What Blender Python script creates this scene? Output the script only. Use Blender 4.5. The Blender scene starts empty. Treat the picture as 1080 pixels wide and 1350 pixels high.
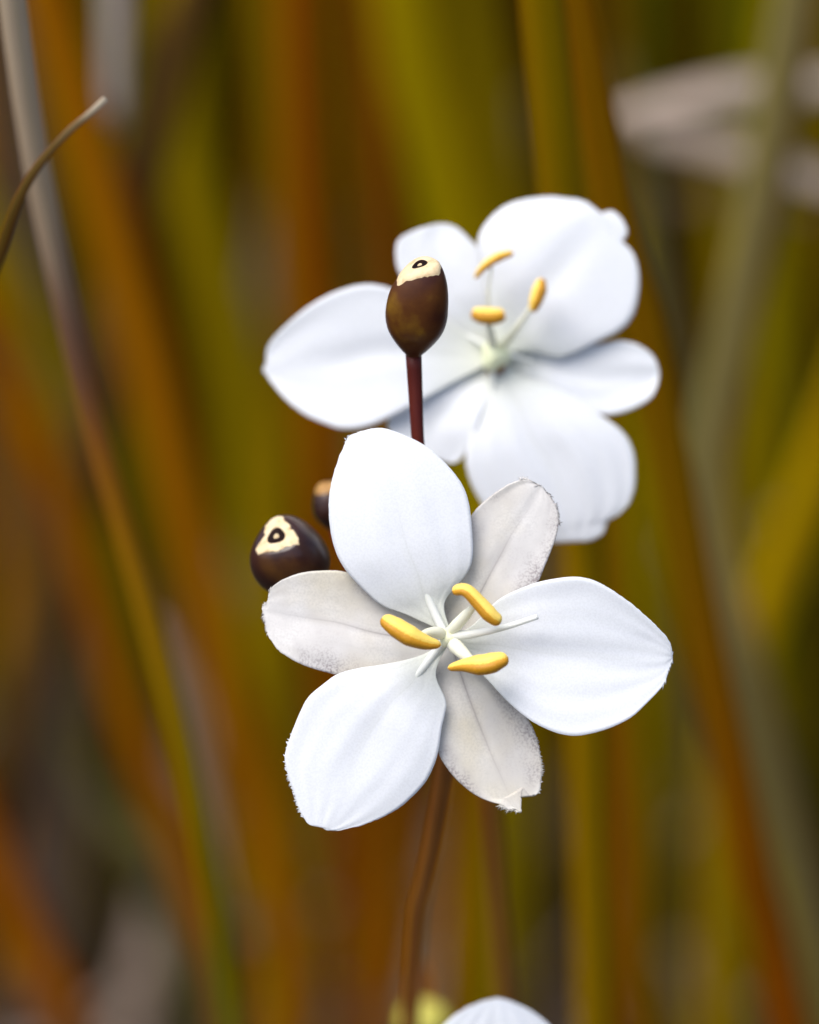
import bpy, math, random
from mathutils import Vector, Matrix, noise

# ------------------------------------------------------------------ camera, sky, sun, exposure
SC = bpy.context.scene
COL = SC.collection
R = math.radians
PITCH = R(30)
D0 = 0.30                                     # distance to the flower in focus (m)
FWD = Vector((0, math.cos(PITCH), -math.sin(PITCH)))
UP = Vector((0, math.sin(PITCH), math.cos(PITCH)))
RT = Vector((1, 0, 0))
CAM = Vector((0, 0, 0.26)) - D0 * FWD

cd = bpy.data.cameras.new('camera')
cam = bpy.data.objects.new('camera', cd)
COL.objects.link(cam)
cam.location = CAM
cam.rotation_euler = (math.pi / 2 - PITCH, 0, 0)
cd.sensor_fit = 'VERTICAL'
cd.sensor_height = 25.0
cd.lens = 100.0
cd.clip_start = 0.01
cd.clip_end = 200.0
cd.dof.use_dof = True
cd.dof.focus_distance = 0.2995
cd.dof.aperture_fstop = 9.5
SC.camera = cam

SUN_EL, SUN_AZ = R(66), R(-125)                # azimuth measured from +Y (view direction), negative = left
world = bpy.data.worlds.new('World')
SC.world = world
world.use_nodes = True
wn = world.node_tree
wn.nodes.clear()
wo = wn.nodes.new('ShaderNodeOutputWorld')
wb = wn.nodes.new('ShaderNodeBackground')
ws = wn.nodes.new('ShaderNodeTexSky')
ws.sky_type = 'NISHITA'
ws.sun_disc = False
ws.sun_elevation = SUN_EL
ws.sun_rotation = SUN_AZ
ws.dust_density = 3.0
ws.air_density = 1.0
ws.ozone_density = 0.6
wb.inputs['Strength'].default_value = 0.08
wn.links.new(ws.outputs[0], wb.inputs['Color'])
wn.links.new(wb.outputs[0], wo.inputs['Surface'])

sd = bpy.data.lights.new('sun', 'SUN')
sd.energy = 1.5
sd.angle = R(40)
sd.color = (1.0, 0.97, 0.93)
sun = bpy.data.objects.new('sun', sd)
COL.objects.link(sun)
sdir = Vector((math.sin(SUN_AZ) * math.cos(SUN_EL), math.cos(SUN_AZ) * math.cos(SUN_EL), math.sin(SUN_EL)))
sun.rotation_euler = sdir.to_track_quat('Z', 'Y').to_euler()
sun.location = sdir * 3

vs = SC.view_settings
vs.view_transform = 'Standard'
vs.look = 'None'
vs.exposure = 1.2
vs.gamma = 1.0
vs.use_curve_mapping = False
SC.cycles.use_denoising = True
SC.cycles.max_bounces = 8
SC.cycles.transmission_bounces = 6

# ------------------------------------------------------------------ helpers
K = 0.25 / 1350.0                             # tangent per photo pixel


def P(px, py, d):
    """photo pixel + distance along the view axis (m) -> world point"""
    return CAM + d * (FWD + (px - 540) * K * RT + (675 - py) * K * UP)


def VP(px, py, Y):
    """photo pixel on the upright plane world-y = Y"""
    dr = FWD + (px - 540) * K * RT + (675 - py) * K * UP
    return CAM + dr * ((Y - CAM.y) / dr.y)


def pxm(d):
    return d * K


def catmull(pts, n):
    """n samples, evenly spaced, on a Catmull-Rom curve through pts (tuples of any length)"""
    pts = [Vector(p) for p in pts]
    if len(pts) == 2:
        return [pts[0].lerp(pts[1], i / (n - 1)) for i in range(n)]
    q = [pts[0] * 2 - pts[1]] + pts + [pts[-1] * 2 - pts[-2]]
    dense = []
    S = 14
    for i in range(1, len(q) - 2):
        p0, p1, p2, p3 = q[i - 1], q[i], q[i + 1], q[i + 2]
        for s in range(S):
            t = s / S
            dense.append(0.5 * ((2 * p1) + (p2 - p0) * t + (2 * p0 - 5 * p1 + 4 * p2 - p3) * t * t
                                + (3 * p1 - p0 - 3 * p2 + p3) * t ** 3))
    dense.append(pts[-1])
    acc = [0.0]
    for a, b in zip(dense, dense[1:]):
        acc.append(acc[-1] + (b - a).length)
    out, j = [], 0
    for i in range(n):
        s = acc[-1] * i / (n - 1)
        while j < len(acc) - 2 and acc[j + 1] < s:
            j += 1
        w = acc[j + 1] - acc[j]
        out.append(dense[j].lerp(dense[j + 1], (s - acc[j]) / w if w > 0 else 0))
    return out


def polyline(pts, n):
    """n samples evenly spaced along the straight-segment line, lightly rounded"""
    pts = [Vector(p) for p in pts]
    for _ in range(2):
        q = [pts[0]]
        for a, b in zip(pts, pts[1:]):
            q += [a.lerp(b, .25), a.lerp(b, .75)]
        q.append(pts[-1])
        pts = q
    acc = [0.0]
    for a, b in zip(pts, pts[1:]):
        acc.append(acc[-1] + (b - a).length)
    out, j = [], 0
    for i in range(n):
        s = acc[-1] * i / (n - 1)
        while j < len(acc) - 2 and acc[j + 1] < s:
            j += 1
        w = acc[j + 1] - acc[j]
        out.append(pts[j].lerp(pts[j + 1], (s - acc[j]) / w if w > 0 else 0))
    return out


def mesh_obj(name, verts, faces, mat, parent=None, uvs=None, smooth=True, attr=None):
    me = bpy.data.meshes.new(name)
    me.from_pydata([tuple(v) for v in verts], [], faces)
    if uvs:
        lay = me.uv_layers.new(name='UVMap')
        for lp in me.loops:
            lay.data[lp.index].uv = uvs[lp.vertex_index]
    if attr:
        at = me.attributes.new('tone', 'FLOAT', 'POINT')
        at.data.foreach_set('value', attr)
    if smooth:
        me.polygons.foreach_set('use_smooth', [True] * len(me.polygons))
    me.materials.append(mat)
    me.update()
    o = bpy.data.objects.new(name, me)
    COL.objects.link(o)
    if parent is not None:
        o.parent = parent
        o.matrix_parent_inverse = Matrix.Translation(parent.location).inverted() if parent.parent is None else Matrix()
    return o


def empty(name, loc, label, cat, group=None):
    o = bpy.data.objects.new(name, None)
    COL.objects.link(o)
    o.location = loc
    o.empty_display_size = 0.01
    tag(o, label, cat, group)
    return o


def tag(o, label, cat, group=None):
    o['label'] = label
    o['category'] = cat
    if group:
        o['group'] = group


def tube(pts, radii, seg=12, cap=True):
    """round tube through world points; returns verts, faces, uvs"""
    V, F, U = [], [], []
    n = len(pts)
    nrm = None
    for i, p in enumerate(pts):
        t = (pts[min(i + 1, n - 1)] - pts[max(i - 1, 0)]).normalized()
        if nrm is None:
            a = Vector((0, 0, 1)) if abs(t.z) < .9 else Vector((1, 0, 0))
            nrm = (a - t * a.dot(t)).normalized()
        else:
            nrm = (nrm - t * nrm.dot(t)).normalized()
        b = t.cross(nrm)
        for k in range(seg):
            th = 2 * math.pi * k / seg
            V.append(p + (nrm * math.cos(th) + b * math.sin(th)) * radii[i])
            U.append((k / seg, i / (n - 1)))
    for i in range(n - 1):
        for k in range(seg):
            a, b2 = i * seg + k, i * seg + (k + 1) % seg
            F.append((a, b2, b2 + seg, a + seg))
    if cap:
        F.append(tuple(reversed(range(seg))))
        F.append(tuple(range((n - 1) * seg, n * seg)))
    return V, F, U


# ------------------------------------------------------------------ materials
def new_mat(name):
    m = bpy.data.materials.new(name)
    m.use_nodes = True
    nt = m.node_tree
    nt.nodes.clear()
    out = nt.nodes.new('ShaderNodeOutputMaterial')
    return m, nt, out


def N(nt, kind, **kw):
    n = nt.nodes.new(kind)
    for k, v in kw.items():
        if hasattr(n, k):
            setattr(n, k, v)
        else:
            n.inputs[k].default_value = v
    return n


def ramp(nt, stops):
    n = nt.nodes.new('ShaderNodeValToRGB')
    cr = n.color_ramp
    while len(cr.elements) > len(stops):
        cr.elements.remove(cr.elements[-1])
    while len(cr.elements) < len(stops):
        cr.elements.new(0.5)
    for e, (p, c) in zip(cr.elements, stops):
        e.position = p
        e.color = (*c, 1) if len(c) == 3 else c
    return n


def mixc(nt, fac, a, b, mode='MIX'):
    n = nt.nodes.new('ShaderNodeMix')
    n.data_type = 'RGBA'
    n.blend_type = mode
    n.clamp_factor = True
    for s, v in ((0, fac), (6, a), (7, b)):
        if isinstance(v, bpy.types.NodeSocket):
            nt.links.new(v, n.inputs[s])
        else:
            n.inputs[s].default_value = v if s == 0 else ((*v, 1) if len(v) == 3 else v)
    return n.outputs[2]


def math_n(nt, op, a, b=0.0, clamp=False):
    n = nt.nodes.new('ShaderNodeMath')
    n.operation = op
    n.use_clamp = clamp
    for s, v in ((0, a), (1, b)):
        if isinstance(v, bpy.types.NodeSocket):
            nt.links.new(v, n.inputs[s])
        else:
            n.inputs[s].default_value = v
    return n.outputs[0]


def petal_material(name, base, tint, dirt, dirt_amt, transl, vein, cream=None):
    """white petal skin: fine cell grain, lengthwise veins, greenish-cream towards the claw, edge blemishes"""
    m, nt, out = new_mat(name)
    L = nt.links.new
    uv = N(nt, 'ShaderNodeUVMap')
    sep = N(nt, 'ShaderNodeSeparateXYZ')
    L(uv.outputs[0], sep.inputs[0])
    u, v = sep.outputs[0], sep.outputs[1]          # u across 0..1, v along 0..1
    geo = N(nt, 'ShaderNodeNewGeometry')
    grain = N(nt, 'ShaderNodeTexNoise', Scale=6500.0, Detail=2.0)
    L(geo.outputs['Position'], grain.inputs['Vector'])
    patch = N(nt, 'ShaderNodeTexNoise', Scale=260.0, Detail=4.0)
    L(geo.outputs['Position'], patch.inputs['Vector'])
    # veins: noise stretched along the petal
    mp = N(nt, 'ShaderNodeMapping')
    mp.inputs['Scale'].default_value = (26, 1.6, 1)
    L(uv.outputs[0], mp.inputs['Vector'])
    vn = N(nt, 'ShaderNodeTexNoise', Scale=1.0, Detail=3.0)
    L(mp.outputs[0], vn.inputs['Vector'])
    claw = ramp(nt, [(0.0, (1, 1, 1)), (0.10, (.7, .7, .7)), (0.34, (0, 0, 0))])
    L(v, claw.inputs[0])
    c1 = mixc(nt, claw.outputs[0], base, tint)
    if cream:
        big = N(nt, 'ShaderNodeTexNoise', Scale=150.0, Detail=3.0)
        L(geo.outputs['Position'], big.inputs['Vector'])
        bg = ramp(nt, [(0.40, (0, 0, 0)), (0.66, (1, 1, 1))])
        L(big.outputs[0], bg.inputs[0])
        c1 = mixc(nt, math_n(nt, 'MULTIPLY', bg.outputs[0], .8), c1, cream)
    # midrib: thin line, faint
    mid = math_n(nt, 'ABSOLUTE', math_n(nt, 'SUBTRACT', u, 0.5))
    midr = ramp(nt, [(0.0, (1, 1, 1)), (0.012, (.35, .35, .35)), (0.05, (0, 0, 0))])
    L(mid, midr.inputs[0])
    fade = ramp(nt, [(0.15, (1, 1, 1)), (0.86, (0, 0, 0))])
    L(v, fade.inputs[0])
    c2 = mixc(nt, math_n(nt, 'MULTIPLY', math_n(nt, 'MULTIPLY', midr.outputs[0], fade.outputs[0]), vein), c1, dirt)
    vr = ramp(nt, [(0.42, (0, 0, 0)), (0.75, (1, 1, 1))])
    L(vn.outputs[0], vr.inputs[0])
    c3 = mixc(nt, math_n(nt, 'MULTIPLY', vr.outputs[0], 0.10), c2, tint)
    # blemishes near the rim
    edge = ramp(nt, [(0.24 if cream else .3, (0, 0, 0)), (0.5, (1, 1, 1))])
    L(mid, edge.inputs[0])
    pr = ramp(nt, [(0.42 if cream else .47, (0, 0, 0)), (0.62 if cream else .68, (1, 1, 1))])
    L(patch.outputs[0], pr.inputs[0])
    gr = ramp(nt, [(0.42, (0, 0, 0)), (0.62, (1, 1, 1))])
    L(grain.outputs[0], gr.inputs[0])
    em = math_n(nt, 'MULTIPLY', math_n(nt, 'ADD', math_n(nt, 'MULTIPLY', edge.outputs[0], 0.75), 0.25), pr.outputs[0])
    em = math_n(nt, 'MULTIPLY', em, math_n(nt, 'ADD', math_n(nt, 'MULTIPLY', gr.outputs[0], 0.7), 0.3))
    c4 = mixc(nt, math_n(nt, 'MULTIPLY', em, dirt_amt), c3, dirt)
    gc = ramp(nt, [(.35, (.90, .90, .90)), (.6, (1, 1, 1))])
    L(grain.outputs[0], gc.inputs[0])
    c5 = mixc(nt, 1.0 if cream else .6, c4, gc.outputs[0], 'MULTIPLY')
    b = N(nt, 'ShaderNodeBsdfPrincipled', Roughness=0.55)
    b.inputs['Specular IOR Level'].default_value = 0.3
    b.inputs['Sheen Weight'].default_value = 0.08
    L(c5, b.inputs['Base Color'])
    tipf = ramp(nt, [(0.45, (1, 1, 1)), (0.85, (0, 0, 0))])
    L(v, tipf.inputs[0])
    hgt = math_n(nt, 'ADD', math_n(nt, 'MULTIPLY', grain.outputs[0], 0.8), math_n(nt, 'MULTIPLY', math_n(nt, 'MULTIPLY', vn.outputs[0], tipf.outputs[0]), .8))
    bp = N(nt, 'ShaderNodeBump', Strength=0.12, Distance=0.00008)
    L(hgt, bp.inputs['Height'])
    L(bp.outputs[0], b.inputs['Normal'])
    tr = N(nt, 'ShaderNodeBsdfTranslucent')
    L(c5, tr.inputs['Color'])
    mx = N(nt, 'ShaderNodeMixShader')
    mx.inputs[0].default_value = transl
    L(b.outputs[0], mx.inputs[1])
    L(tr.outputs[0], mx.inputs[2])
    L(mx.outputs[0], out.inputs['Surface'])
    return m


M_PETAL = petal_material('petal_white', (.84, .86, .89), (.80, .82, .72), (.60, .62, .56), .10, .26, .35)
M_SEPAL = petal_material('sepal_cream', (.73, .71, .685), (.66, .655, .64), (.19, .155, .16), .95, .12, .8, (.66, .60, .46))


def simple(name, stops, scale, rough, bump=0.0, bdist=.0002, transl=0.0, coat=0.0, stretch=(1, 1, 1), spec=.5):
    m, nt, out = new_mat(name)
    L = nt.links.new
    geo = N(nt, 'ShaderNodeNewGeometry')
    mp = N(nt, 'ShaderNodeMapping')
    mp.inputs['Scale'].default_value = stretch
    L(geo.outputs['Position'], mp.inputs['Vector'])
    nz = N(nt, 'ShaderNodeTexNoise', Scale=scale, Detail=5.0)
    L(mp.outputs[0], nz.inputs['Vector'])
    rp = ramp(nt, stops)
    L(nz.outputs[0], rp.inputs[0])
    b = N(nt, 'ShaderNodeBsdfPrincipled', Roughness=rough)
    b.inputs['Specular IOR Level'].default_value = spec
    b.inputs['Coat Weight'].default_value = coat
    b.inputs['Coat Roughness'].default_value = 0.2
    L(rp.outputs[0], b.inputs['Base Color'])
    if bump:
        n2 = N(nt, 'ShaderNodeTexNoise', Scale=scale * 6, Detail=3.0)
        L(mp.outputs[0], n2.inputs['Vector'])
        bp = N(nt, 'ShaderNodeBump', Strength=bump, Distance=bdist)
        L(n2.outputs[0], bp.inputs['Height'])
        L(bp.outputs[0], b.inputs['Normal'])
    if transl:
        tr = N(nt, 'ShaderNodeBsdfTranslucent')
        L(rp.outputs[0], tr.inputs['Color'])
        mx = N(nt, 'ShaderNodeMixShader')
        mx.inputs[0].default_value = transl
        L(b.outputs[0], mx.inputs[1])
        L(tr.outputs[0], mx.inputs[2])
        L(mx.outputs[0], out.inputs['Surface'])
    else:
        L(b.outputs[0], out.inputs['Surface'])
    return m


M_FILAMENT = simple('filament_cream', [(.3, (.88, .88, .68)), (.7, (.92, .92, .80))], 500, .5, transl=.25)
M_STYLE = simple('style_white', [(.3, (.84, .86, .80)), (.7, (.90, .91, .88))], 500, .5, transl=.25)
M_OVARY = simple('ovary_green', [(.3, (.74, .78, .48)), (.7, (.82, .84, .60))], 500, .5)
M_CAPSULE = simple('capsule_brown', [(.30, (.040, .007, .002)), (.50, (.085, .026, .003)), (.70, (.20, .10, .006))],
                   300, .45, bump=.25, bdist=.00006, coat=.08, spec=.3)
M_CAPSULE2 = simple('capsule_dark', [(.30, (.012, .004, .004)), (.55, (.035, .010, .006)), (.80, (.11, .045, .008))],
                    330, .35, bump=.2, bdist=.00006, coat=.25, spec=.4)
M_SCAR = simple('scar_cream', [(.25, (.45, .29, .13)), (.45, (.68, .52, .30)), (.8, (.76, .63, .42))], 1500, .7, bump=.4, bdist=.00006)
M_TANTIP = simple('scar_tan', [(.3, (.26, .11, .015)), (.7, (.48, .27, .08))], 900, .6)
M_PORE = simple('pore_dark', [(.3, (.005, .0015, .0015)), (.7, (.018, .005, .003))], 1500, .6, spec=.1)
M_STEM = simple('stem_maroon', [(.3, (.075, .008, .006)), (.7, (.15, .028, .012))], 250, .5, bump=.2, bdist=.0001, stretch=(1, 1, .2), spec=.25)
M_STEM2 = simple('stem_brown', [(.3, (.16, .050, .006)), (.7, (.30, .11, .012))], 150, .5, bump=.2, bdist=.0001, stretch=(1, 1, .2))
M_BUD = simple('bud_green', [(.3, (.42, .38, .05)), (.7, (.62, .55, .10))], 250, .5)
M_SOIL = simple('soil', [(.25, (.018, .010, .006)), (.55, (.055, .034, .020)), (.8, (.11, .075, .05))], 40, .95, bump=.8, bdist=.006)


def anther_mat():
    m, nt, out = new_mat('anther_yellow')
    L = nt.links.new
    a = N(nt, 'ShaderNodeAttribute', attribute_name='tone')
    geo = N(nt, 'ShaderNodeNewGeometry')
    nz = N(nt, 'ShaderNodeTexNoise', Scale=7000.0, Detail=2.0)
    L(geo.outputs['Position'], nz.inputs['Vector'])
    rp = ramp(nt, [(0.0, (.46, .205, .001)), (.30, (.56, .27, .002)), (.55, (.90, .62, .10)), (1.0, (.94, .66, .13))])  # dark gold to pollen yellow, partly painted shade and top light
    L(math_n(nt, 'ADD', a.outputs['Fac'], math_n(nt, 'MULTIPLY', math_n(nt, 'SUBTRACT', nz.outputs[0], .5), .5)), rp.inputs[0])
    b = N(nt, 'ShaderNodeBsdfPrincipled', Roughness=.6)
    L(rp.outputs[0], b.inputs['Base Color'])
    bp = N(nt, 'ShaderNodeBump', Strength=.35, Distance=.00008)
    L(nz.outputs[0], bp.inputs['Height'])
    L(bp.outputs[0], b.inputs['Normal'])
    L(b.outputs[0], out.inputs['Surface'])
    return m


M_ANTHER = anther_mat()


def blade_material(name, stops=None, transl=.22, streak=.5):
    """leaf blade: lengthwise fibres; colour from the object colour or from a ramp along the blade"""
    m, nt, out = new_mat(name)
    L = nt.links.new
    uv = N(nt, 'ShaderNodeUVMap')
    sep = N(nt, 'ShaderNodeSeparateXYZ')
    L(uv.outputs[0], sep.inputs[0])
    oi = N(nt, 'ShaderNodeObjectInfo')
    mp = N(nt, 'ShaderNodeMapping')
    mp.inputs['Scale'].default_value = (9, 1.3, 1)
    L(uv.outputs[0], mp.inputs['Vector'])
    off = N(nt, 'ShaderNodeVectorMath', operation='ADD')
    L(mp.outputs[0], off.inputs[0])
    cx = N(nt, 'ShaderNodeCombineXYZ')
    L(math_n(nt, 'MULTIPLY', oi.outputs['Random'], 60), cx.inputs[0])
    L(math_n(nt, 'MULTIPLY', oi.outputs['Random'], 31), cx.inputs[2])
    L(cx.outputs[0], off.inputs[1])
    nz = N(nt, 'ShaderNodeTexNoise', Scale=1.0, Detail=4.0)
    L(off.outputs[0], nz.inputs['Vector'])
    n2 = N(nt, 'ShaderNodeTexNoise', Scale=.35, Detail=2.0)
    L(off.outputs[0], n2.inputs['Vector'])
    if stops:
        rp = ramp(nt, stops)
        L(math_n(nt, 'ADD', sep.outputs[1], math_n(nt, 'MULTIPLY', math_n(nt, 'SUBTRACT', nz.outputs[0], .5), .12)), rp.inputs[0])
        base = rp.outputs[0]
    else:
        base = oi.outputs['Color']
    hs = N(nt, 'ShaderNodeHueSaturation')
    L(base, hs.inputs['Color'])
    L(math_n(nt, 'ADD', math_n(nt, 'MULTIPLY', math_n(nt, 'SUBTRACT', n2.outputs[0], .5), .16), .5), hs.inputs['Hue'])
    L(math_n(nt, 'ADD', math_n(nt, 'MULTIPLY', nz.outputs[0], streak * 2), 1 - streak), hs.inputs['Value'])
    b = N(nt, 'ShaderNodeBsdfPrincipled', Roughness=.6)
    b.inputs['Specular IOR Level'].default_value = .03
    L(hs.outputs[0], b.inputs['Base Color'])
    bp = N(nt, 'ShaderNodeBump', Strength=.4, Distance=.0004)
    L(nz.outputs[0], bp.inputs['Height'])
    L(bp.outputs[0], b.inputs['Normal'])
    tr = N(nt, 'ShaderNodeBsdfTranslucent')
    L(hs.outputs[0], tr.inputs['Color'])
    mx = N(nt, 'ShaderNodeMixShader')
    mx.inputs[0].default_value = transl
    L(b.outputs[0], mx.inputs[1])
    L(tr.outputs[0], mx.inputs[2])
    L(mx.outputs[0], out.inputs['Surface'])
    return m


M_BLADE = blade_material('leaf_blade')
M_LITTER = simple('litter', [(.2, (.035, .018, .009)), (.5, (.10, .065, .042)), (.8, (.20, .145, .11))], 60, .8)

# ------------------------------------------------------------------ ground
rng = random.Random(7)


def build_ground():
    # one sheet to the horizon, finer and uneven where the camera looks
    xs = [-60, -20, -6, -2] + [-1 + i * .05 for i in range(41)] + [2, 6, 20, 60]
    ys = [-60, -20, -6, -1] + [-.4 + i * .05 for i in range(49)] + [3, 6, 20, 60, 150]
    V, F = [], []
    for y in ys:
        for x in xs:
            z = 0.018 * noise.noise((x * 4, y * 4, 1.3)) + .008 * noise.noise((x * 15, y * 15, 4.1))
            V.append((x, y, z - .012))
    w = len(xs)
    for j in range(len(ys) - 1):
        for i in range(w - 1):
            a = j * w + i
            F.append((a, a + 1, a + w + 1, a + w))
    g = mesh_obj('ground', V, F, M_SOIL)
    g['kind'] = 'structure'


build_ground()


# ------------------------------------------------------------------ leaf blades
def blade_mesh(pts, widths, side_hint, keel=.25, thick=.00022, twist=0.0):
    """keeled closed ribbon along world pts (top or base first), widths in m"""
    n = len(pts)
    V, F, U = [], [], []
    cols = [(-1, 0), (-.55, .45), (0, 1), (.55, .45), (1, 0)]
    ring = 8
    for i, p in enumerate(pts):
        t = (pts[min(i + 1, n - 1)] - pts[max(i - 1, 0)]).normalized()
        s = (side_hint - t * side_hint.dot(t)).normalized()
        b = s.cross(t)
        a = twist * (i / (n - 1) - .5)
        s, b = s * math.cos(a) + b * math.sin(a), b * math.cos(a) - s * math.sin(a)
        w = widths[i] * .5
        th = min(thick, w * .5)
        for c, h in cols:
            V.append(p + s * c * w - b * (h * keel * w))
            U.append(((c + 1) / 2, i / (n - 1)))
        for c, h in reversed(cols[1:4]):
            V.append(p + s * c * w - b * (h * keel * w) + b * th * 2 * (1 - abs(c) * .6))
            U.append(((c + 1) / 2, i / (n - 1)))
    for i in range(n - 1):
        for k in range(ring):
            a, b2 = i * ring + k, i * ring + (k + 1) % ring
            F.append((a, b2, b2 + ring, a + ring))
    F.append(tuple(reversed(range(ring))))
    F.append(tuple(range((n - 1) * ring, n * ring)))
    return V, F, U


def traced_blade(name, path, Y, width, parent, color=None, mat=None, lean=0.0, tip_in=False, base_pull=None, keel=.25,
                 twist=0.0, n=34, yaw=0.0, w_top=1.0, w_low=1.0, foot=True):
    """a leaf whose line in the photo is known; it stands on the upright plane at distance Y,
    and is carried on above the frame to its tip and below the frame to the soil"""
    y0, y1 = path[0][1], path[-1][1]
    pts = []
    for px, py in path:
        f = (py - y1) / (y0 - y1) if y0 != y1 else 0
        pts.append(VP(px, py, Y + lean * f))
    wm = width * pxm((sum((p.y for p in pts)) / len(pts) - CAM.y) / math.cos(PITCH))
    if not tip_in:
        d = (pts[0] - pts[1]).normalized()
        d2 = Vector((d.x * 1.5, d.y, d.z)).normalized()
        pts = [pts[0] + d * .03 + d2 * .05, pts[0] + d * .03] + pts
    ntop = len(pts)
    if foot:
        last = pts[-1]
        d = (pts[-1] - pts[-2]).normalized()
        if last.z > .01:
            tgt = Vector((last.x + d.x * last.z * .9, last.y + d.y * .02, -.012))
            if base_pull is not None:
                tgt = tgt.lerp(Vector((base_pull[0], base_pull[1], -.012)), .45)
            pts += [last.lerp(tgt, .5) + d * last.z * .12, tgt]
    q = catmull(pts, n)
    wd = []
    for i in range(n):
        t = i / (n - 1)
        tip = min(1, (t / .22)) ** .6 if not tip_in else min(1, (t / .30 + .06)) ** .7
        wd.append(wm * max(tip, .05) * (w_top + (w_low - w_top) * t))
    V, F, U = blade_mesh(q, wd, Vector((math.cos(yaw), math.sin(yaw), 0)), keel=keel, twist=twist)
    o = mesh_obj(name, V, F, mat or M_BLADE, parent, U)
    if color:
        o.color = (*color, 1)
    return o


def srgb(r, g, b, k=1.0):
    f = lambda c: ((c / 255 + .055) / 1.055) ** 2.4 if c > 10 else c / 255 / 12.92
    return tuple(min(.9, f(c) * k) for c in (r, g, b))


ORANGE = (.38, .118, .001)
RUST = (.26, .062, .002)
AMBER = (.36, .165, .001)
OLIVE = (.315, .215, .001)
YOLIVE = (.44, .305, .001)
GREEN = (.155, .155, .002)
BROWN = (.14, .070, .003)
DEAD = (.34, .265, .205)
MAUVE = (.085, .057, .039)
TAN = (.30, .225, .075)
GREYGREEN = (.145, .125, .045)

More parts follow.
